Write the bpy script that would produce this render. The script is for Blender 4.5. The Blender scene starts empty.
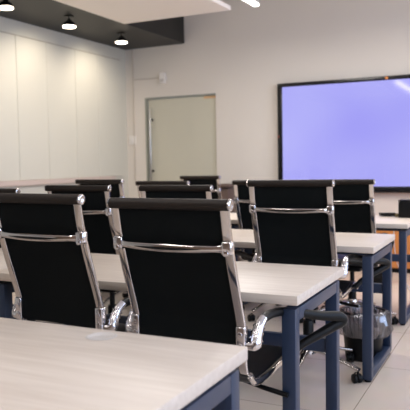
import bpy, bmesh, math, random
from mathutils import Vector, Matrix, noise

random.seed(7)
PI = math.pi
COL = bpy.context.scene.collection
R = math.radians

# ------------------------------------------------------------------ materials
def srgb(r, g, b):
    def f(c):
        c /= 255.0
        return c / 12.92 if c <= 0.04045 else ((c + 0.055) / 1.055) ** 2.4
    return (f(r), f(g), f(b), 1.0)


def mat(name, col, rough=0.5, metal=0.0, noise_amt=0.0, noise_scale=20.0, bump=0.0, bump_scale=80.0,
        spec=0.5, emit=None, emit_s=0.0, alpha=1.0, coat=0.0):
    m = bpy.data.materials.new(name)
    m.use_nodes = True
    nt = m.node_tree
    b = nt.nodes['Principled BSDF']
    b.inputs['Base Color'].default_value = col
    b.inputs['Roughness'].default_value = rough
    b.inputs['Metallic'].default_value = metal
    b.inputs['Specular IOR Level'].default_value = spec
    b.inputs['Alpha'].default_value = alpha
    b.inputs['Coat Weight'].default_value = coat
    if emit:
        b.inputs['Emission Color'].default_value = emit
        b.inputs['Emission Strength'].default_value = emit_s
    tc = nt.nodes.new('ShaderNodeTexCoord')
    if noise_amt > 0:
        n = nt.nodes.new('ShaderNodeTexNoise')
        n.inputs['Scale'].default_value = noise_scale
        n.inputs['Detail'].default_value = 4
        nt.links.new(tc.outputs['Object'], n.inputs['Vector'])
        mx = nt.nodes.new('ShaderNodeMix')
        mx.data_type = 'RGBA'
        mx.inputs[6].default_value = [c * (1 - noise_amt) for c in col[:3]] + [1]
        mx.inputs[7].default_value = [min(1, c * (1 + noise_amt)) for c in col[:3]] + [1]
        nt.links.new(n.outputs['Fac'], mx.inputs[0])
        nt.links.new(mx.outputs[2], b.inputs['Base Color'])
    if bump > 0:
        n2 = nt.nodes.new('ShaderNodeTexNoise')
        n2.inputs['Scale'].default_value = bump_scale
        nt.links.new(tc.outputs['Object'], n2.inputs['Vector'])
        bp = nt.nodes.new('ShaderNodeBump')
        bp.inputs['Strength'].default_value = bump
        bp.inputs['Distance'].default_value = 0.01
        nt.links.new(n2.outputs['Fac'], bp.inputs['Height'])
        nt.links.new(bp.outputs['Normal'], b.inputs['Normal'])
    return m


def wood_mat(name, dark, light, scale=(0.9, 16, 16), rough=0.4, axis_noise=3.0):
    m = bpy.data.materials.new(name)
    m.use_nodes = True
    nt = m.node_tree
    b = nt.nodes['Principled BSDF']
    b.inputs['Roughness'].default_value = rough
    tc = nt.nodes.new('ShaderNodeTexCoord')
    mp = nt.nodes.new('ShaderNodeMapping')
    mp.inputs['Scale'].default_value = scale
    nt.links.new(tc.outputs['Object'], mp.inputs['Vector'])
    n = nt.nodes.new('ShaderNodeTexNoise')
    n.inputs['Scale'].default_value = axis_noise
    n.inputs['Detail'].default_value = 6
    n.inputs['Roughness'].default_value = 0.6
    n.inputs['Distortion'].default_value = 0.4
    nt.links.new(mp.outputs['Vector'], n.inputs['Vector'])
    cr = nt.nodes.new('ShaderNodeValToRGB')
    cr.color_ramp.elements[0].position = 0.3
    cr.color_ramp.elements[0].color = dark
    cr.color_ramp.elements[1].position = 0.7
    cr.color_ramp.elements[1].color = light
    nt.links.new(n.outputs['Fac'], cr.inputs['Fac'])
    nt.links.new(cr.outputs['Color'], b.inputs['Base Color'])
    return m


def tile_mat(name, c1, c2, mortar, size, ox, oy):
    m = bpy.data.materials.new(name)
    m.use_nodes = True
    nt = m.node_tree
    b = nt.nodes['Principled BSDF']
    b.inputs['Roughness'].default_value = 0.26
    b.inputs['Specular IOR Level'].default_value = 0.6
    tc = nt.nodes.new('ShaderNodeTexCoord')
    mp = nt.nodes.new('ShaderNodeMapping')
    mp.inputs['Location'].default_value = (-ox, -oy, 0)
    nt.links.new(tc.outputs['Object'], mp.inputs['Vector'])
    br = nt.nodes.new('ShaderNodeTexBrick')
    br.offset = 0.0
    br.squash = 1.0
    br.inputs['Scale'].default_value = 1.0
    br.inputs['Brick Width'].default_value = size
    br.inputs['Row Height'].default_value = size
    br.inputs['Mortar Size'].default_value = 0.0022
    br.inputs['Mortar Smooth'].default_value = 0.2
    br.inputs['Color1'].default_value = c1
    br.inputs['Color2'].default_value = c2
    br.inputs['Mortar'].default_value = mortar
    nt.links.new(mp.outputs['Vector'], br.inputs['Vector'])
    n = nt.nodes.new('ShaderNodeTexNoise')
    n.inputs['Scale'].default_value = 5
    n.inputs['Detail'].default_value = 5
    nt.links.new(tc.outputs['Object'], n.inputs['Vector'])
    mx = nt.nodes.new('ShaderNodeMix')
    mx.data_type = 'RGBA'
    mx.blend_type = 'MULTIPLY'
    mx.inputs[0].default_value = 0.12
    nt.links.new(br.outputs['Color'], mx.inputs[6])
    nt.links.new(n.outputs['Color'], mx.inputs[7])
    nt.links.new(mx.outputs[2], b.inputs['Base Color'])
    return m


def clear_mat(name, tint, gloss=0.12, rough=0.02):
    """thin pane or film: lets light through, with a sheen"""
    m = bpy.data.materials.new(name)
    m.use_nodes = True
    nt = m.node_tree
    nt.nodes.remove(nt.nodes['Principled BSDF'])
    out = nt.nodes['Material Output']
    t = nt.nodes.new('ShaderNodeBsdfTransparent')
    t.inputs['Color'].default_value = tint
    g = nt.nodes.new('ShaderNodeBsdfGlossy')
    g.inputs['Roughness'].default_value = rough
    g.inputs['Color'].default_value = (0.9, 0.9, 0.95, 1)
    mx = nt.nodes.new('ShaderNodeMixShader')
    mx.inputs[0].default_value = gloss
    nt.links.new(t.outputs[0], mx.inputs[1])
    nt.links.new(g.outputs[0], mx.inputs[2])
    nt.links.new(mx.outputs[0], out.inputs['Surface'])
    return m


M = dict(
    wall=mat('wall_paint', srgb(224, 217, 208), 0.75, noise_amt=0.015, noise_scale=3, bump=0.03),
    panel=mat('panel_laminate', srgb(208, 206, 195), 0.45, noise_amt=0.012, noise_scale=2),
    shadow_line=mat('panel_shadow_line', srgb(176, 168, 155), 0.7),  # darker tone painted in for the shadow gap above the panels
    tray=mat('tray_shade_laminate', srgb(200, 184, 176), 0.5),  # the ledge's pinkish shade is put into its base colour
    ceiling=mat('ceiling_paint', srgb(228, 224, 220), 0.85, bump=0.02),
    cloud=mat('ceiling_board', srgb(248, 242, 234), 0.85, noise_amt=0.01),
    soffit=mat('black_paint', srgb(31, 31, 29), 0.55, noise_amt=0.08, noise_scale=4),
    floor=tile_mat('floor_tile', srgb(224, 208, 193), srgb(219, 202, 187), srgb(138, 122, 110), 0.8, -0.705, 6.147),
    ash=wood_mat('ash_laminate', srgb(197, 183, 170), srgb(213, 201, 189)),
    steel=mat('slate_powder_coat', srgb(35, 50, 75), 0.42, noise_amt=0.04, noise_scale=60, bump=0.03, bump_scale=400),
    mesh=mat('black_mesh_fabric', srgb(13, 17, 18), 0.75, noise_amt=0.3, noise_scale=300, bump=0.15, bump_scale=500, spec=0.12),
    leather=mat('black_leather', srgb(30, 22, 17), 0.42, bump=0.12, bump_scale=250, spec=0.36),
    blackplastic=mat('black_plastic', srgb(12, 13, 15), 0.42, noise_amt=0.05, spec=0.2),
    chrome=mat('chrome', srgb(205, 200, 198), 0.10, 1.0, noise_amt=0.02),
    castchrome=mat('cast_chrome', srgb(215, 212, 214), 0.16, 1.0, noise_amt=0.05, noise_scale=40, bump=0.08, bump_scale=50),
    brushed=mat('brushed_steel', srgb(196, 194, 190), 0.3, 1.0, noise_amt=0.03),
    bezel=mat('black_bezel', srgb(16, 17, 22), 0.25),
    led=mat('warm_led', srgb(255, 235, 210), 0.4, emit=srgb(255, 238, 215), emit_s=14),
    tube=mat('tube_light', srgb(255, 250, 245), 0.4, emit=srgb(255, 249, 242), emit_s=7),
    alu=mat('aluminium_white', srgb(210, 210, 210), 0.4, 0.3),
    greyplastic=mat('white_plastic', srgb(236, 232, 228), 0.4),
    grommet=mat('grey_plastic', srgb(204, 198, 194), 0.4),
    conduit=mat('conduit_paint', srgb(205, 196, 186), 0.5),
    orange=wood_mat('honey_wood', srgb(176, 108, 52), srgb(205, 134, 74), scale=(0.8, 10, 1.0), rough=0.5),
    brown=wood_mat('brown_wood', srgb(84, 66, 58), srgb(98, 78, 68), scale=(1, 10, 10), rough=0.5),
    frosted=mat('frosted_glass', srgb(204, 200, 182), 0.35, noise_amt=0.02, noise_scale=2, spec=0.5, coat=0.3),
    dotorange=mat('orange_plastic', srgb(220, 140, 70), 0.4),
    glass=clear_mat('window_glass', (0.93, 0.96, 0.98, 1)),
    bag=clear_mat('bin_bag_film', (0.66, 0.65, 0.68, 1), 0.17, 0.25),
    rubber=mat('rubber', srgb(15, 16, 18), 0.6, spec=0.2),
    whitecable=mat('white_cable', srgb(225, 222, 225), 0.5),
)


def screen_mat():
    m = mat('screen_glass', srgb(8, 8, 14), 0.06, spec=0.5)
    nt = m.node_tree
    b = nt.nodes['Principled BSDF']
    tc = nt.nodes.new('ShaderNodeTexCoord')
    n = nt.nodes.new('ShaderNodeTexNoise')
    n.inputs['Scale'].default_value = 0.9
    n.inputs['Detail'].default_value = 1
    nt.links.new(tc.outputs['Object'], n.inputs['Vector'])
    cr = nt.nodes.new('ShaderNodeValToRGB')
    cr.color_ramp.elements[0].position = 0.3
    cr.color_ramp.elements[0].color = srgb(164, 161, 248)
    cr.color_ramp.elements[1].position = 0.72
    cr.color_ramp.elements[1].color = srgb(182, 181, 251)
    nt.links.new(n.outputs['Fac'], cr.inputs['Fac'])
    nt.links.new(cr.outputs['Color'], b.inputs['Emission Color'])
    b.inputs['Emission Strength'].default_value = 0.98
    return m


M['leather'].node_tree.nodes['Principled BSDF'].inputs['Roughness'].default_value = .5
M['screen'] = screen_mat()
M['seatleather'] = mat('seat_leather', srgb(10, 13, 20), 0.38, bump=0.05, bump_scale=200, spec=0.4)
M['rear'] = mat('rear_wall_paint', srgb(140, 118, 100), 0.8, noise_amt=.03, noise_scale=2)

# ------------------------------------------------------------------ mesh helpers
def box(bm, lo, hi, bev=0.0, seg=2, mtx=None):
    lo, hi = Vector(lo), Vector(hi)
    r = bmesh.ops.create_cube(bm, size=1.0)
    vs = r['verts']
    c = (lo + hi) / 2
    s = hi - lo
    for v in vs:
        v.co = Vector((v.co.x * s.x, v.co.y * s.y, v.co.z * s.z)) + c
    if bev > 0:
        es = list({e for v in vs for e in v.link_edges})
        res = bmesh.ops.bevel(bm, geom=es, offset=bev, segments=seg, affect='EDGES', profile=0.5)
        vs = list({v for f in res['faces'] for v in f.verts} | {v for v in vs if v.is_valid})
    if mtx is not None:
        for v in vs:
            v.co = mtx @ v.co
    return bm


def cyl(bm, p0, p1, r0, r1=None, n=24, bev=0.0):
    """solid of revolution between two points, with softened rims"""
    r1 = r0 if r1 is None else r1
    p0, p1 = Vector(p0), Vector(p1)
    L = (p1 - p0).length
    if bev > 0:
        prof = [(r0 - bev, 0), (r0 - bev * 0.3, bev * 0.3), (r0, bev), (r1, L - bev), (r1 - bev * 0.3, L - bev * 0.3), (r1 - bev, L)]
    else:
        prof = [(r0, 0), (r1, L)]
    return lathe(bm, prof, p0, p1 - p0, n, True)


def lathe(bm, prof, origin, axis, n=24, cap=True):
    axis = Vector(axis).normalized()
    q = Vector((0, 0, 1)).rotation_difference(axis)
    rings = []
    for (r, h) in prof:
        rings.append([bm.verts.new(Vector(origin) + q @ Vector((r * math.cos(2 * PI * k / n), r * math.sin(2 * PI * k / n), h))) for k in range(n)])
    for a, b in zip(rings, rings[1:]):
        for k in range(n):
            bm.faces.new((a[k], a[(k + 1) % n], b[(k + 1) % n], b[k]))
    if cap:
        bm.faces.new(list(reversed(rings[0])))
        bm.faces.new(rings[-1])
    return bm


def smooth_path(pts, sub=6):
    pts = [Vector(p) for p in pts]
    out = []
    for i in range(len(pts) - 1):
        p0 = pts[max(i - 1, 0)]
        p1, p2 = pts[i], pts[i + 1]
        p3 = pts[min(i + 2, len(pts) - 1)]
        for k in range(sub):
            t = k / sub
            out.append(0.5 * ((2 * p1) + (p2 - p0) * t + (2 * p0 - 5 * p1 + 4 * p2 - p3) * t * t + (3 * p1 - p0 - 3 * p2 + p3) * t ** 3))
    out.append(pts[-1])
    return out


def sweep(bm, pts, w, t, side=None, n=12, power=2.0, cap=True):
    """sweep a (super)ellipse of half-size w (sideways) x t; w, t are numbers or per-point lists"""
    pts = [Vector(p) for p in pts]
    N = len(pts)
    W = w if isinstance(w, (list, tuple)) else [w] * N
    T = t if isinstance(t, (list, tuple)) else [t] * N
    tang = []
    for i in range(N):
        d = pts[min(i + 1, N - 1)] - pts[max(i - 1, 0)]
        tang.append(d.normalized())
    if side is None:
        a = Vector((0, 0, 1)) if abs(tang[0].z) < 0.9 else Vector((1, 0, 0))
        s = tang[0].cross(a).normalized()
    else:
        s = Vector(side).normalized()
    rings = []
    for i in range(N):
        if side is None:
            s = (s - tang[i] * s.dot(tang[i])).normalized()
        nn = tang[i].cross(s).normalized()
        ring = []
        for k in range(n):
            a = 2 * PI * (k + 0.5) / n
            ca, sa = math.cos(a), math.sin(a)
            x = math.copysign(abs(ca) ** (2 / power), ca) * W[i]
            y = math.copysign(abs(sa) ** (2 / power), sa) * T[i]
            ring.append(bm.verts.new(pts[i] + s * x + nn * y))
        rings.append(ring)
    for a, b in zip(rings, rings[1:]):
        for k in range(n):
            bm.faces.new((a[k], a[(k + 1) % n], b[(k + 1) % n], b[k]))
    if cap:
        bm.faces.new(list(reversed(rings[0])))
        bm.faces.new(rings[-1])
    return bm


def resample(vals, n):
    out = []
    for i in range(n):
        x = i / (n - 1) * (len(vals) - 1)
        k = min(int(x), len(vals) - 2)
        out.append(vals[k] + (vals[k + 1] - vals[k]) * (x - k))
    return out


def obj(name, bm, m, parent=None, loc=None, smooth=True, angle=40):
    bmesh.ops.recalc_face_normals(bm, faces=bm.faces[:])
    me = bpy.data.meshes.new(name)
    bm.to_mesh(me)
    bm.free()
    me.materials.append(M[m] if isinstance(m, str) else m)
    if smooth:
        me.polygons.foreach_set('use_smooth', [True] * len(me.polygons))
        try:
            me.set_sharp_from_angle(angle=R(angle))
        except Exception:
            pass
    o = bpy.data.objects.new(name, me)
    COL.objects.link(o)
    if parent is not None:
        o.parent = parent
    if loc is not None:
        o.location = loc
    return o


def tag(o, label=None, cat=None, group=None, kind=None):
    if label:
        o['label'] = label
    if cat:
        o['category'] = cat
    if group:
        o['group'] = group
    if kind:
        o['kind'] = kind
    return o


def empty(name, loc, rz=0.0):
    o = bpy.data.objects.new(name, None)
    o.empty_display_size = 0.1
    COL.objects.link(o)
    o.location = loc
    o.rotation_euler = (0, 0, rz)
    return o


def copy_tree(o, parent=None):
    c = o.copy()
    COL.objects.link(c)
    if parent is not None:
        c.parent = parent
    for ch in list(o.children):
        copy_tree(ch, c)
    return c


def B():
    return bmesh.new()


def bx(lo, hi, bev=0.0, seg=2):
    return box(B(), lo, hi, bev, seg)


# ------------------------------------------------------------------ room shell
XL, XR, YB, YF, ZC = -4.831, 2.6, 7.5, -2.6, 3.4
T = 0.12


def struct(name, bm, m, label=None, cat=None, smooth=False):
    o = obj(name, bm, m, smooth=smooth)
    tag(o, label, cat, kind='structure')
    return o


struct('floor', bx((XL - T, YF - T, -0.1), (XR + T, YB + T, 0)), 'floor', 'pale beige large tiled floor under all the desks', 'floor')
struct('ceiling', bx((XL - T, YF - T, ZC), (XR + T, YB + T, ZC + 0.1)), 'ceiling', 'pale upper ceiling above the hanging white panel', 'ceiling')
struct('wall_left', bx((XL - T, YF - T, 0), (XL, YB + T, ZC)), 'panel', 'long left wall carrying the cream panelling', 'wall')
struct('wall_rear', bx((XL, YF - T, 0), (XR, YF, ZC)), 'rear', 'wall at the rear of the room', 'wall')
# far wall with the door opening
DX0, DX1, DZ = -4.534, -3.489, 2.077
bm = B()
box(bm, (XL, YB, 0), (DX0, YB + T, ZC))
box(bm, (DX1, YB, 0), (XR, YB + T, ZC))
box(bm, (DX0, YB, DZ), (DX1, YB + T, ZC))
struct('wall_back', bm, 'wall', 'beige far wall around the glass door and the big screen', 'wall')
# right wall with three tall windows (outside the frame, lets the daylight in)
bm = B()
wins = [(-1.6, 0.3), (1.0, 2.9), (3.6, 5.5)]
ys = [YF] + [v for w in wins for v in w] + [YB]
for a, b in zip(ys[0::2], ys[1::2]):
    box(bm, (XR, a, 0), (XR + T, b, ZC))
for a, b in wins:
    box(bm, (XR, a, 0), (XR + T, b, 0.7))
    box(bm, (XR, a, 2.7), (XR + T, b, ZC))
struct('wall_right', bm, 'wall', 'window wall on the right side of the room', 'wall')
for i, (a, b) in enumerate(wins):
    fr = B()
    for (y0, y1, z0, z1) in ((a, a + .05, .7, 2.7), (b - .05, b, .7, 2.7), (a + .05, b - .05, .7, .75), (a + .05, b - .05, 2.65, 2.7), ((a + b) / 2 - .02, (a + b) / 2 + .02, .75, 2.65)):
        box(fr, (XR + .03, y0, z0), (XR + .08, y1, z1))
    w = struct('window_%d' % (i + 1), fr, 'alu', 'tall aluminium framed window in the right wall', 'window')
    obj('pane', bx((XR + .052, a + .05, .75), (XR + .058, b - .05, 2.65)), 'glass', w, smooth=False)

# black soffit running along the left wall
SX = -3.924
struct('trim_1', bx((XL, YF, 2.739), (SX, YB, 3.12)), 'soffit', 'black boxed soffit along the top of the left wall', 'soffit')
# cream wall panelling on the left wall : one panel per bay
ym = [-2.27, -1.79, -1.3, -0.81, -0.33, 0.15, 0.64, 1.13, 1.62, 2.11, 2.6, 3.09, 3.58, 4.07, 4.52, 4.93, 5.35, 5.84, 6.36, 6.82, 7.33]
for i, (a, b) in enumerate(zip(ym, ym[1:])):
    p = obj('wall_panel', bx((XL, a + .0025, 1.045), (XL + .022, b - .0025, 2.575), 0.003, 1), 'panel', smooth=False)
    p.name = 'trim_%d' % (i + 3)
    tag(p, 'flat cream laminate panel of the left wall panelling', 'wall panel', 'cream panels along the left wall', 'structure')
struct('trim_40', bx((XL, ym[0], 2.5755), (XL + .024, ym[-1], 2.5835)), 'shadow_line', 'thin strip coloured as a shadow line along the top of the cream wall panels', 'trim')
bm = B()
box(bm, (XL, ym[0], 0.985), (XL + .05, 7.124, 1.043), 0.004, 1)
struct('trim_2', bm, 'tray', 'ledge rail coloured in its pinkish shade, running below the cream wall panels', 'ledge')
struct('baseboard_left', bx((XL, YF, 0), (XL + .012, YB, .08)), 'alu', 'low baseboard along the left wall', 'baseboard')
bm = B()
box(bm, (XL + .012, YB - .012, 0), (DX0 - .02, YB, .08))
box(bm, (DX1 + .02, YB - .012, 0), (XR, YB, .08))
struct('baseboard_back', bm, 'alu', 'low baseboard along the far wall', 'baseboard')

# glass door in the far wall
door = struct('door_1', bx((DX0 + .03, YB + .035, .012), (DX1 - .006, YB + .047, DZ - .022), .002, 1), 'frosted',
              'greenish frosted glass door in the far wall', 'door')
bm = B()
box(bm, (DX0, YB - .004, 0), (DX0 + .028, YB + .09, DZ))
box(bm, (DX0 + .028, YB - .004, DZ - .02), (DX1, YB + .09, DZ))
obj('door_frame', bm, mat('door_frame_grey', srgb(150, 152, 142), 0.5, noise_amt=.03), door, smooth=False)
hb = B()
cyl(hb, (-4.45, YB - .03, .88), (-4.45, YB - .03, 1.925), .014, n=16, bev=.003)
h = obj('pull_handle', hb, 'brushed', door)
for z in (1.10, 1.78):
    sb = B()
    cyl(sb, (-4.45, YB - .018, z), (-4.45, YB + .034, z), .008, n=12)
    cyl(sb, (-4.45, YB + .026, z), (-4.45, YB + .0345, z), .018, n=16, bev=.002)
    obj('handle_standoff', sb, 'blackplastic', h)
obj('patch_fitting', bx((-3.67, YB + .022, 2.02), (-3.497, YB + .034, 2.055), .006, 2), mat('brass_fitting', srgb(225, 190, 150), .3, .6, noise_amt=.03), door)

# floating white ceiling board
cl = obj('ceiling_board', bx((-3.90, -1.8, 2.72), (-2.63, 6.05, 2.765), .006, 2), 'cloud', smooth=False)
tag(cl, 'white floating ceiling board hanging beside the black soffit', 'ceiling panel', kind='structure')
cb = B()
for (x, y) in ((-3.5, 5.3), (-2.95, 5.3), (-3.5, 2.2), (-2.95, 2.2), (-3.5, -1.0), (-2.95, -1.0)):
    cyl(cb, (x, y, 2.765), (x, y, ZC), .004, n=8)
obj('hanger', cb, 'brushed', cl)

# ------------------------------------------------------------------ lights of the room
def downlight(x, y):
    t = empty('ceiling_spotlight', (x, y, 2.739))
    b = B()
    box(b, (-.035, -.035, -.012), (.035, .035, 0), .004, 2)
    cyl(b, (0, 0, -.045), (0, 0, -.01), .007, n=10)
    br = obj('mounting_bracket', b, 'blackplastic', t)
    y_ = B()
    sweep(y_, smooth_path([(-.03, 0, -.08), (-.026, 0, -.055), (0, 0, -.043), (.026, 0, -.055), (.03, 0, -.08)], 4), .004, .009, (0, 1, 0), 8)
    obj('yoke', y_, 'blackplastic', br)
    h_ = B()
    lathe(h_, [(.012, -.055), (.035, -.06), (.058, -.075), (.066, -.098), (.066, -.108), (.0605, -.108), (.060, -.100)], (0, 0, 0), (0, 0, 1), 32, True)
    obj('lamp_housing', h_, 'blackplastic', t)
    d = B()
    lathe(d, [(.0665, -.1085), (.0665, -.1165), (.060, -.1205), (.02, -.122)], (0, 0, 0), (0, 0, 1), 32, True)
    obj('diffuser', d, 'led', t)
    return t


dl_labels = ['round black spotlight nearest the camera on the black soffit',
             'middle one of the three round spotlights on the black soffit',
             'round spotlight on the black soffit closest to the far wall']
for (x, y), lb in zip(((-4.2, 4.56), (-4.21, 5.49), (-4.235, 6.50)), dl_labels):
    t = downlight(x, y)
    tag(t, lb, 'spotlight', 'spotlights under the black soffit')
    for k, (en, dy) in enumerate(((26, 0),)):
        ld = bpy.data.lights.new('spot_lamp', 'SPOT')
        ld.energy = en * 1.1
        ld.spot_size = R(125)
        ld.spot_blend = 0.9
        ld.color = (1.0, 0.87, 0.70)
        ld.shadow_soft_size = .05
        lo = bpy.data.objects.new('spot_lamp', ld)
        COL.objects.link(lo)
        lo.parent = t
        lo.location = (0, 0, -.14)
        lo.rotation_euler = (R(8), R(42), 0)


def tube_light(x, y0, y1, z, label, energy):
    t = empty('linear_lamp', (x, (y0 + y1) / 2, z))
    L = (y1 - y0) / 2
    obj('housing', bx((-.03, -L, .012), (.03, L, .05), .004, 2), 'alu', t)
    d = B()
    box(d, (-.028, -L + .004, -.012), (.028, L - .004, .0115), .008, 3)
    obj('diffuser', d, 'tube', t)
    for s in (-1, 1):
        w = B()
        cyl(w, (0, s * L * .8, .05), (0, s * L * .8, ZC - z), .003, n=8)
        obj('hanging_cable', w, 'brushed', t)
    tag(t, label, 'pendant lamp', 'linear pendant lamps')
    ld = bpy.data.lights.new('tube_lamp', 'AREA')
    ld.shape = 'RECTANGLE'
    ld.size = .12
    ld.size_y = 2 * L
    ld.energy = energy
    ld.color = (1.0, 0.95, 0.895)
    lo = bpy.data.objects.new('tube_lamp', ld)
    COL.objects.link(lo)
    lo.parent = t
    lo.location = (0, 0, -.03)


EN = 23.5
tube_light(-2.36, 4.2, 6.07, 2.74, 'bright linear pendant lamp whose end shows beside the white ceiling board', EN)
tube_light(-1.98, 4.1, 5.93, 2.74, 'linear pendant lamp just touching the top edge of the photo', EN)
for x in (-0.4, 1.2):
    tube_light(x, 4.4, 6.6, 2.74, 'linear pendant lamp overhead towards the window side', EN)
for x in (-2.2, -0.4, 1.2):
    tube_light(x, -.6, 1.8, 2.74, 'linear pendant lamp overhead above the near desks', EN * .6)

for (a, b) in wins:
    ld = bpy.data.lights.new('daylight', 'AREA')
    ld.shape = 'RECTANGLE'
    ld.size = 1.85
    ld.size_y = b - a - .1
    ld.energy = 52
    ld.color = (0.56, 0.71, 1.0)
    lo = bpy.data.objects.new('daylight', ld)
    COL.objects.link(lo)
    lo.location = (XR + .02, (a + b) / 2, 1.7)
    lo.rotation_euler = (0, R(90), 0)

w = bpy.data.worlds.new('World')
bpy.context.scene.world = w
w.use_nodes = True
w.node_tree.nodes['Background'].inputs['Color'].default_value = (0.66, 0.78, 1.0, 1)
w.node_tree.nodes['Background'].inputs['Strength'].default_value = 1.6

# ------------------------------------------------------------------ wall fittings
sw = empty('light_switch', (-4.743, YB, 1.52))
obj('face_plate', bx((-.056, -.012, -.058), (.056, 0, .058), .004, 2), 'greyplastic', sw)
obj('rocker', bx((-.03, -.017, -.035), (.03, -.0121, .035), .003, 2), 'greyplastic', sw)
tag(sw, 'square white light switch on the far wall left of the glass door', 'light switch')
sn = empty('wall_sensor', (-4.247, YB, 2.318))
obj('casing', bx((-.047, -.04, -.07), (.047, 0, .07), .008, 2), 'greyplastic', sn)
obj('sensor_window', bx((-.03, -.044, -.05), (.03, -.0401, -.012), .003, 2), 'grommet', sn)
tag(sn, 'small white sensor box on the wall above the glass door', 'sensor')
cd = B()
sweep(cd, [(-4.707, YB - .008, .9), (-4.707, YB - .008, 2.73)], .009, .007, (1, 0, 0), 8, 4)
sweep(cd, [(-4.699, YB - .008, 2.33), (-4.294, YB - .008, 2.325)], .008, .007, (0, 0, 1), 8, 4)
o = obj('cable_conduit', cd, 'conduit')
tag(o, 'thin painted conduit running up the wall corner and across to the sensor', 'conduit')

# ------------------------------------------------------------------ big screen
tv = empty('wall_screen', (-1.51, YB, 0))
tx0, tx1, tz0, tz1 = -2.635, -.385, .828, 2.128
tx0 -= -1.51
tx1 -= -1.51
bm = B()
box(bm, (tx0, -.085, tz1 - .045), (tx1, -.005, tz1), .005, 2)
box(bm, (tx0, -.085, tz0), (tx1, -.005, tz0 + .07), .005, 2)
box(bm, (tx0, -.085, tz0 + .07), (tx0 + .06, -.005, tz1 - .045), .004, 2)
box(bm, (tx1 - .06, -.085, tz0 + .07), (tx1, -.005, tz1 - .045), .004, 2)
obj('bezel', bm, 'bezel', tv)
obj('screen_glass', bx((tx0 + .055, -.075, tz0 + .065), (tx1 - .055, -.012, tz1 - .04)), 'screen', tv, smooth=False)
bm = B()
cyl(bm, (-1.35 + 1.51, -.092, 2.105), (-1.35 + 1.51, -.0851, 2.105), .017, n=16, bev=.002)
obj('indicator', bm, 'dotorange', tv)
bm = B()
cyl(bm, (tx0 + .012, -.09, 1.497), (tx0 + .012, -.0851, 1.497), .010, n=16, bev=.001)
obj('indicator', bm, mat('red_dot', srgb(190, 80, 50), .4, noise_amt=.02), tv)
obj('wall_mount', bx((-.4, -.0049, 1.2), (.4, 0, 1.7)), 'blackplastic', tv)
tag(tv, 'large wall mounted presentation screen showing blank lavender', 'screen')

# ------------------------------------------------------------------ desks
DL, DD, DZT = 1.40, 0.65, 0.74      # length, depth, height


def make_desk():
    """origin: floor point under the right front corner of the top (front = camera side)"""
    t = empty('desk', (0, 0, 0))
    obj('tabletop', bx((-DL + .001, 0, .706), (-.001, DD, DZT), .0025, 2), 'ash', t)
    for sx in (0, 1):
        x1 = -.016 - sx * (DL - .032 - .05)
        x0 = x1 - .05
        for y0 in (.02, DD - .07):
            lg = obj('leg', bx((x0, y0, .014), (x1, y0 + .05, .686), .003, 2), 'steel', t)
            g = B()
            cyl(g, ((x0 + x1) / 2, y0 + .025, 0), ((x0 + x1) / 2, y0 + .025, .0138), .019, n=16, bev=.002)
            obj('foot_glide', g, 'rubber', lg)
        obj('top_rail', bx((x0, .0705, .640), (x1, DD - .0705, .686), .003, 2), 'steel', t)
        obj('bottom_rail', bx((x0, .0705, .014), (x1, DD - .0705, .054), .003, 2), 'steel', t)
        for y0 in (.10, DD - .16):
            obj('spacer', bx((x0 + .008, y0, .6865), (x1 - .008, y0 + .06, .7058)), 'blackplastic', t, smooth=False)
    for y0 in (.30, DD - .14):
        obj('support_rail', bx((-DL + .067, y0, .655), (-.067, y0 + .04, .686), .003, 2), 'steel', t)
    obj('crossbar', bx((-DL + .067, DD - .06, .375), (-.067, DD - .03, .435), .003, 2), 'steel', t)
    return t


rowY = [0.82, 2.09, 3.42, 4.73]
XE = -.69
rowX = [-.605, -.676, -.687, -.712]
right_labels = ['pale ash desk nearest the camera with a round grey grommet in its top',
                'pale ash desk second from the camera, dark leg frame right of the largest chair',
                'pale ash desk third from the camera, its right end standing beside the bagged waste bin',
                'farthest pale ash desk at the right photo edge carrying the black case']
left_labels = ['pale ash desk joined to the left end of the nearest grommet desk',
               'pale ash desk at the left photo edge behind the leftmost near chair back',
               'pale ash desk left of the one by the waste bin, hidden behind chair backs',
               'pale ash desk hidden behind the small chairs by the left wall']
proto = make_desk()
desks = []
for i, y in enumerate(rowY):
    d = proto if i == 0 else copy_tree(proto)
    d.location = (rowX[i], y, 0)
    tag(d, right_labels[i], 'desk', 'pale ash desks with dark steel frames')
    desks.append(d)
for i, y in enumerate(rowY):
    if i == 0:
        continue
    d = copy_tree(proto)
    d.location = (rowX[i] - DL, y, 0)
    tag(d, left_labels[i], 'desk', 'pale ash desks with dark steel frames')
# grommet set in the near desk top
g = B()
lathe(g, [(.0, .0002), (.030, .0002), (.041, .0004), (.043, .0010), (.041, .0018), (.034, .0020), (.033, .0014), (.004, .0014)], (0, 0, 0), (0, 0, 1), 40, False)
bmesh.ops.remove_doubles(g, verts=g.verts[:], dist=1e-5)
gr = obj('grommet', g, 'grommet', desks[0], loc=(-1.002 - rowX[0], 1.405 - .82, .74))
gr['label'] = 'round light grey plastic grommet'

# ------------------------------------------------------------------ chair
CW = .45        # width over the frames


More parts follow.
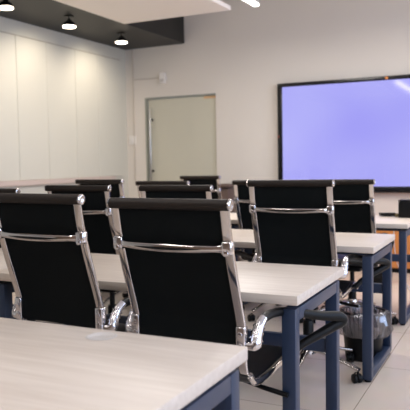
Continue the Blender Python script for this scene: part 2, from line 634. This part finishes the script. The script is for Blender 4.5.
def arm_shapes(s, flare):
    yb, hw = -.33, CW / 2
    a = B()
    x0, x1 = s * (hw + .004), s * (hw + .022)
    ap = smooth_path([(s * (hw - .004), yb + .110, .602), (x0 + s * .008, yb + .116, .600), (x1, yb + .126, .606), (x1, yb + .138, .632), (x1, yb + .158, .660), (x1, yb + .188, .677)], 5)
    sweep(a, ap, resample([.011, .015, .021, .0195, .0175, .0165], len(ap)), resample([.012, .015, .020, .018, .0165, .0155], len(ap)), None, 16, 2.4)
    for (yy, zz, rr) in ((.130, .618, .0220), (.142, .640, .0205), (.157, .657, .0190)):
        ring = [(x1 + rr * math.cos(q), yb + yy - .62 * rr * math.sin(q), zz + .62 * rr * math.sin(q)) for q in [2 * PI * k / 16 for k in range(17)]]
        sweep(a, ring, .0026, .0026, None, 6)
    sl = B()
    fl = [0, .02, .09, .32, .66, .92, 1.0, .78, .48, .22, .04]
    base = [(.180, .674), (.25, .680), (.35, .668), (.43, .648), (.51, .626), (.575, .614), (.600, .594), (.568, .572), (.52, .545), (.475, .515), (.44, .476)]
    k_ = 1.0 if flare > 0 else .86
    lp = smooth_path([(x1 + s * f * flare - s * max(0, k - 8) * .008, yb + .18 + (y - .18) * k_, z) for k, (f, (y, z)) in enumerate(zip(fl, base))], 5)
    sweep(sl, lp, resample([.015, .017, .0175, .0180, .0190, .0205, .0205, .019, .017, .015, .012], len(lp)), resample([.014, .015, .0155, .016, .0175, .020, .020, .019, .017, .015, .012], len(lp)), None, 16, 2.2)
    return a, sl


def make_chair():
    """origin on the floor under the seat post; the sitter faces +Y"""
    t = empty('office_chair', (0, 0, 0))
    yb = -.33
    hw = CW / 2
    # top roll with chrome end caps
    b = B()
    sweep(b, [(-hw + .002, yb, 1.065), (-hw * .5, yb, 1.065), (0, yb, 1.065), (hw * .5, yb, 1.065), (hw - .002, yb, 1.065)], .0185, .0185, None, 20)
    tb = obj('top_roll', b, 'leather', t)
    for s in (-1, 1):
        c = B()
        lathe(c, [(.0165, 0), (.0185, .001), (.0185, .006), (.014, .0085), (.0115, .0085), (.010, .006), (.004, .0055)], (s * (hw - .0015), yb, 1.065), (s, 0, 0), 20, True)
        obj('end_cap', c, 'chrome', tb)
    # side frames: flat chrome bars from the roll to the seat
    prof = [(yb + .002, 1.050), (yb + .012, .99), (yb + .022, .945), (yb + .055, .83), (yb + .096, .705), (yb + .109, .652), (yb + .113, .575), (yb + .122, .508), (yb + .165, .470)]
    sm = smooth_path([(0, y, z) for y, z in prof], 5)
    for s in (-1, 1):
        f = B()
        sweep(f, [(s * (hw - .018), p.y, p.z) for p in sm], .0155, .0075, (1, 0, 0), 12, 5)
        fo = obj('side_frame', f, 'chrome', t)
        # clamp where the brace meets the frame
        k = B()
        box(k, (s * (hw - .018) - .019, yb + .004, .908), (s * (hw - .018) + .018, yb + .034, .952), .007, 3)
        cyl(k, (s * (hw - .018), yb - .001, .914), (s * (hw - .018), yb + .006, .914), .010, n=14, bev=.002)
        obj('brace_clamp', k, 'castchrome', fo)
        k = B()
        box(k, (s * (hw - .018) - .0165, yb + .094, .575), (s * (hw - .018) + .0165, yb + .125, .664), .006, 3)
        cyl(k, (s * (hw - .018), yb + .090, .636), (s * (hw - .018), yb + .096, .636), .010, n=14, bev=.002)
        cyl(k, (s * (hw - .018), yb + .090, .600), (s * (hw - .018), yb + .096, .600), .010, n=14, bev=.002)
        obj('hinge_block', k, 'castchrome', fo)
    # black mesh back
    nx, rows = 13, []
    b = B()
    path = smooth_path([(0, y + .002, z) for y, z in prof[:7]], 4)
    for p in path:
        row = []
        for i in range(nx):
            u = i / (nx - 1) * 2 - 1
            sag = .012 * (1 - u * u) * min(1, (1.05 - p.z) * 5)
            row.append((u * (hw - .030), p.y - sag * -1, p.z))
        rows.append(row)
    fr = [[b.verts.new(v) for v in r] for r in rows]
    bk = [[b.verts.new((v[0], v[1] + .006, v[2])) for v in r] for r in rows]
    for A, flip in ((fr, False), (bk, True)):
        for r0, r1 in zip(A, A[1:]):
            for i in range(nx - 1):
                q = (r0[i], r0[i + 1], r1[i + 1], r1[i])
                b.faces.new(tuple(reversed(q)) if flip else q)
    for r in range(len(rows) - 1):
        for i in (0, nx - 1):
            b.faces.new((fr[r][i], bk[r][i], bk[r + 1][i], fr[r + 1][i]))
    for r in (0, len(rows) - 1):
        for i in range(nx - 1):
            b.faces.new((fr[r][i], fr[r][i + 1], bk[r][i + 1], bk[r][i]))
    obj('mesh_back', b, 'mesh', t)
    # cast brace across the back
    b = B()
    zb = .926
    pts = smooth_path([(-hw + .03, yb + .014, zb + .002), (-hw + .060, yb + .000, zb + .001), (-hw * .4, yb - .010, zb - .001), (0, yb - .013, zb - .002),
                       (hw * .4, yb - .010, zb - .001), (hw - .060, yb + .000, zb + .001), (hw - .03, yb + .014, zb + .002)], 5)
    n = len(pts)
    sweep(b, pts, resample([.014, .0105, .0125, .0135, .0125, .0105, .014], n), .006, (0, 0, 1), 16, 2.6)
    br = obj('back_brace', b, 'chrome', t)
    b = B()
    pts2 = [Vector((p.x, p.y - .0062, p.z - .001)) for p in pts[8:-8]]
    sweep(b, pts2, resample([.001, .0042, .0050, .0042, .001], len(pts2)), .0008, (0, 0, 1), 8, 2)
    obj('brace_slot', b, 'blackplastic', br)
    # seat: black sling with chrome side rails
    b = B()
    sp = smooth_path([(0, yb + .125, .500), (0, yb + .160, .470), (0, yb + .24, .462), (0, yb + .36, .470), (0, yb + .47, .477), (0, yb + .535, .468), (0, yb + .560, .440)], 5)
    sweep(b, [(0, p.y, p.z) for p in sp], hw - .004, .011, (1, 0, 0), 28, 12)
    st = obj('seat', b, 'seatleather', t)
    for s in (-1, 1):
        b = B()
        sweep(b, [(s * (hw + .003), p.y, p.z - .004) for p in sp], .008, .013, (1, 0, 0), 12, 3)
        obj('seat_rail', b, 'chrome', st)
    # arms: cast elbow + black sleeve looping down to the seat front
    for s in (-1, 1):
        arm_e, arm_s = arm_shapes(s, 0.0)
        arm = obj('armrest', arm_e, 'castchrome', t)
        obj('arm_sleeve', arm_s, 'blackplastic', arm)
    # tilt mechanism, lever, gas post
    b = B()
    box(b, (-.085, -.11, .405), (.085, .10, .440), .01, 2)
    box(b, (-.20, .03, .430), (.20, .065, .452), .005, 2)
    box(b, (-.20, -.10, .430), (.20, -.065, .452), .005, 2)
    obj('tilt_mechanism', b, 'blackplastic', t)
    b = B()
    lp = smooth_path([(.07, -.03, .415), (.13, -.03, .408), (.20, -.03, .397), (.29, -.03, .384)], 4)
    sweep(b, lp, resample([.005, .005, .010, .011], len(lp)), resample([.005, .005, .008, .008], len(lp)), None, 10, 2.5)
    obj('lever', b, 'blackplastic', t)
    b = B()
    lathe(b, [(.030, .165), (.030, .29), (.027, .295), (.0265, .30), (.017, .302), (.017, .41)], (0, 0, 0), (0, 0, 1), 24, True)
    obj('gas_post', b, 'blackplastic', t)
    # five star base
    b = B()
    lathe(b, [(.030, .110), (.042, .112), (.044, .160), (.036, .172), (.031, .172)], (0, 0, 0), (0, 0, 1), 24, True)
    for k in range(5):
        a = 2 * PI * k / 5
        d = Vector((math.cos(a), math.sin(a), 0))
        sd = Vector((-math.sin(a), math.cos(a), 0))
        pts = smooth_path([d * .03 + Vector((0, 0, .142)), d * .12 + Vector((0, 0, .130)), d * .22 + Vector((0, 0, .104)), d * .320 + Vector((0, 0, .076))], 5)
        sweep(b, pts, resample([.024, .019, .016, .015], len(pts)), resample([.016, .013, .010, .009], len(pts)), sd, 12, 3)
    base = obj('star_base', b, 'chrome', t)
    for k in range(5):
        a = 2 * PI * k / 5
        d = Vector((math.cos(a), math.sin(a), 0)) * .312
        c = B()
        r2 = random.uniform(0, PI)
        ax = Vector((math.cos(r2), math.sin(r2), 0))
        off = Vector((-ax.y, ax.x, 0)) * .012
        for s in (-1, 1):
            p = d + off + Vector((0, 0, .026))
            cyl(c, p + ax * s * .006, p + ax * s * .023, .026, n=20, bev=.004)
        cyl(c, d + Vector((0, 0, .03)), d + Vector((0, 0, .072)), .0055, n=10)
        hood = [d + off + Vector((0, 0, .026)) + Vector((-ax.y, ax.x, 0)) * (.029 * math.cos(q)) + Vector((0, 0, .031 * math.sin(q))) for q in [R(v) for v in range(10, 171, 16)]]
        sweep(c, hood, .0045, .003, ax, 8)
        obj('caster', c, 'blackplastic', base)
    return t


UPPER = {'top_roll', 'side_frame', 'mesh_back', 'back_brace', 'seat', 'armrest', 'tilt_mechanism', 'lever'}
cproto = make_chair()
CG = 'black mesh office chairs with chrome frames'
# (x, y of top roll, yaw deg, top height, base turn deg, label)
chairs = [
    (-1.590, 1.835, -5, 1.080, 20, 'office chair with a large black mesh back cut by the left photo edge'),
    (-1.020, 1.810, -3, 1.069, 10, 'largest black mesh office chair back, right before the second desk at photo centre'),
    (-2.905, 2.955, 0, 1.047, 5, 'office chair showing only a short piece of its top roll at the left photo edge'),
    (-2.339, 3.080, 0, 1.062, 30, 'black office chair rising between the two nearest chair backs on the left'),
    (-1.735, 3.170, 0, 1.060, 40, 'black office chair seen just over the top roll of the central nearest chair'),
    (-1.063, 3.164, 1, 1.087, -16, 'black mesh office chair in front of the lavender screen, tucked behind the second desk'),
    (-3.010, 4.246, -2, 1.063, 50, 'small distant office chair by the left wall, left of the glass door'),
    (-2.460, 4.292, 0, 1.048, 15, 'office chair whose top roll shows below the glass door handle'),
    (-1.698, 4.420, 0, 1.048, 35, 'office chair half hidden on the left of the chair before the screen'),
    (-1.113, 4.420, 0, 1.051, 0, 'office chair on the right below the lavender screen, beside the farthest desk'),
    (-2.987, 6.000, 0, 1.047, 25, 'farthest office chair, its dark back showing before the glass door edge'),
]
FLARED = {1, 5}
fs = arm_shapes(1, .145)
fs[0].free()
flared = obj('arm_sleeve', fs[1], 'blackplastic')
for i, (cx, cy, yaw, zt, turn, lb) in enumerate(chairs):
    c = cproto if i == 0 else copy_tree(cproto)
    a = R(yaw)
    c.location = (cx - math.sin(a) * .33, cy + math.cos(a) * .33, 0)
    c.rotation_euler = (0, 0, a)
    tag(c, lb, 'chair', CG)
    for ch in c.children:
        nm = ch.name.split('.')[0]
        if nm == 'armrest' and i in FLARED and ch.data.vertices[0].co.x > 0:
            ch.children[0].data = flared.data
        if nm in UPPER:
            ch.location.z = min(zt - 1.065, .002 if nm == 'armrest' else 1)
        elif nm == 'star_base':
            ch.rotation_euler = (0, 0, R(turn) - a)

bpy.data.objects.remove(flared)

# ------------------------------------------------------------------ waste bin and its bag
bp = (-.845, 3.89)
bn = empty('waste_bin', (bp[0], bp[1], 0))
b = B()
lathe(b, [(.098, .002), (.102, .0), (.106, .004), (.119, .150), (.116, .150), (.103, .008), (.02, .008)], (0, 0, 0), (0, 0, 1), 36, True)
obj('bin_body', b, 'blackplastic', bn)
for k in range(28):
    a = 2 * PI * k / 28
    q = B()
    sweep(q, [(math.cos(a) * .1185, math.sin(a) * .1185, .148), (math.cos(a) * .129, math.sin(a) * .129, .285)], .0028, .0028, None, 6)
    obj('wire', q, 'blackplastic', bn)
b = B()
ring = [(math.cos(2 * PI * k / 40) * .129, math.sin(2 * PI * k / 40) * .129, .286) for k in range(41)]
sweep(b, ring, .005, .005, None, 8)
obj('bin_rim', b, 'blackplastic', bn)
tag(bn, 'round black wire waste bin on the floor beneath the third desk', 'waste bin')

b = B()
N = 64
prof = [(.108, .135), (.142, .150), (.155, .185), (.158, .225), (.152, .262), (.142, .288), (.133, .300), (.122, .296), (.116, .26), (.112, .20), (.108, .10), (.094, .03)]
rings = []
for j, (r, z) in enumerate(prof):
    row = []
    for k in range(N):
        a = 2 * PI * k / N
        nz = noise.noise(Vector((math.cos(a) * 3.1, math.sin(a) * 3.1, z * 14)))
        n2 = noise.noise(Vector((math.cos(a) * 8, math.sin(a) * 8, z * 30 + 4)))
        outside = j <= 6
        amp = 1.0 if outside and 0 < j < 6 else .15
        lump = .018 * max(0, math.cos(a - R(0))) if 0 < j < 6 else 0
        rr = r + amp * (.016 * nz + .010 * n2) + lump * .6
        row.append(b.verts.new((rr * math.cos(a), rr * math.sin(a), z + (.016 * nz if j == 0 else .004 * nz))))
    rings.append(row)
for r0, r1 in zip(rings, rings[1:]):
    for k in range(N):
        b.faces.new((r0[k], r0[(k + 1) % N], r1[(k + 1) % N], r1[k]))
o = obj('bin_bag', b, 'bag', loc=(bp[0], bp[1], 0), angle=25)
tag(o, 'crinkled translucent bag folded over the rim of the black bin', 'bin bag')

# ------------------------------------------------------------------ things by the far wall
cab = empty('low_cabinet', (-1.3, 6.95, 0))
obj('plinth', bx((-.95, .04, 0), (.95, .45, .05)), 'blackplastic', cab, smooth=False)
obj('cabinet_body', bx((-1.0, .02, .0505), (1.0, .46, .50), .003, 1), 'orange', cab, smooth=False)
obj('cabinet_top', bx((-1.01, -.005, .5005), (1.01, .465, .53), .003, 1), 'orange', cab, smooth=False)
for k in range(4):
    x0 = -1.0 + k * .5
    dd = obj('door', bx((x0 + .003, .0, .055), (x0 + .497, .0195, .497), .003, 1), 'orange', cab, smooth=False)
    kb = B()
    cyl(kb, (x0 + (.46 if k % 2 == 0 else .04), -.02, .40), (x0 + (.46 if k % 2 == 0 else .04), -.0002, .40), .009, n=14, bev=.002)
    obj('knob', kb, 'blackplastic', dd)
tag(cab, 'low honey coloured wood cabinet against the wall under the screen', 'cabinet')

sp = empty('backpack', (-1.235, 6.38, 0))
b = B()
pts = [Vector((0, 0, z)) for z in (.0, .012, .06, .18, .30, .40, .445, .462)]
sweep(b, pts, [.10, .118, .128, .124, .105, .078, .058, .03], [.06, .075, .082, .078, .065, .05, .04, .02], (1, 0, 0), 24, 3)
obj('bag_body', b, 'rubber', sp)
b = B()
sweep(b, [Vector((0, -.08, z)) for z in (.05, .06, .20, .225)], [.08, .09, .085, .07], [.02, .028, .024, .008], (1, 0, 0), 20, 4)
obj('front_pocket', b, 'rubber', sp)
b = B()
sweep(b, smooth_path([(-.028, 0, .455), (-.024, 0, .477), (.024, 0, .477), (.028, 0, .455)], 4), .008, .004, (0, 1, 0), 8)
obj('handle', b, 'rubber', sp)
tag(sp, 'black tapering bag on the floor before the honey wood cabinet', 'bag')

# brown wooden lectern behind the far desks
le = empty('lectern', (-3.295, 7.05, 0))
obj('foot', bx((-.26, -.2, 0), (.26, .2, .05), .006, 2), 'brown', le)
obj('column', bx((-.23, -.16, .0505), (.23, .16, .90), .006, 2), 'brown', le)
b = box(B(), (-.26, -.2, .91), (.26, .2, .94), .006, 2)
obj('sloped_top', b, 'brown', le)
obj('riser', bx((-.2, -.13, .9005), (.2, .13, .9095)), 'brown', le, smooth=False)
tag(le, 'plain brown wooden lectern partly hidden behind the chairs below the door', 'lectern')

# things on the farthest desk
bag = empty('equipment_case', (-.775, 5.28, .74))
obj('case_body', bx((-.085, -.06, 0), (.058, .06, .128), .008, 3), 'blackplastic', bag)
obj('case_lid', bx((-.087, -.062, .1285), (.060, .062, .140), .004, 2), 'rubber', bag)
tag(bag, 'black box shaped case standing on the farthest desk at the right photo edge', 'case')
kb = empty('cable_coil', (-.955, 5.31, .74))
b = B()
pts = []
for k in range(90):
    a = k / 90 * 2 * PI * 4
    pts.append((math.cos(a) * (.055 + .012 * math.sin(a * .37)), math.sin(a) * .035, .008 + .020 * k / 90 + .002 * math.sin(a * 2.3)))
sweep(b, pts, .006, .006, None, 8)
obj('cable', b, 'rubber', kb)
b = B()
box(b, (.058, -.02, 0), (.085, .02, .028), .005, 2)
obj('plug', b, mat('olive_plastic', srgb(110, 100, 70), .5, noise_amt=.05), kb)
tag(kb, 'low dark coil of cable lying left of the black case on the farthest desk', 'cable')
b = B()
sweep(b, smooth_path([(-.90, 5.42, .735), (-.915, 5.42, .70), (-.925, 5.41, .62), (-.92, 5.41, .48), (-.895, 5.42, .34), (-.85, 5.43, .23), (-.80, 5.46, .12), (-.74, 5.5, .02), (-.6, 5.6, .005)], 6), .004, .004, None, 8)
o = obj('white_cable', b, 'whitecable')
tag(o, 'thin white cable hanging down behind the farthest desk', 'cable')

# ------------------------------------------------------------------ camera
sc = bpy.context.scene
cam = bpy.data.cameras.new('camera')
co = bpy.data.objects.new('camera', cam)
COL.objects.link(co)
sc.camera = co
F = 645.64
cam.sensor_width = 36
cam.sensor_fit = 'HORIZONTAL'
cam.lens = F * 36 / 410
yw, pt, rl = R(26.048), R(3.7549), R(-.9723)
f = Vector((-math.sin(yw) * math.cos(pt), math.cos(yw) * math.cos(pt), -math.sin(pt)))
rt = Vector((math.cos(yw), math.sin(yw), 0))
up = rt.cross(f)
r2 = math.cos(rl) * rt + math.sin(rl) * up
u2 = -math.sin(rl) * rt + math.cos(rl) * up
mw = Matrix((r2, u2, -f)).transposed().to_4x4()
mw.translation = (0, 0, 1.2)
co.matrix_world = mw
cam.clip_start = .05
cam.dof.use_dof = True
cam.dof.focus_distance = 2.5
cam.dof.aperture_fstop = 5.0

vs = sc.view_settings
sc.display_settings.display_device = 'sRGB'
vs.view_transform = 'Standard'
vs.look = 'None'
vs.gamma = 1
vs.exposure = 0.0
vs.use_curve_mapping = False
sc.cycles.max_bounces = 8
sc.cycles.diffuse_bounces = 5
sc.cycles.transparent_max_bounces = 16
sc.cycles.caustics_reflective = False
sc.cycles.caustics_refractive = False
sc.cycles.sample_clamp_indirect = 6
sc.cycles.use_denoising = True
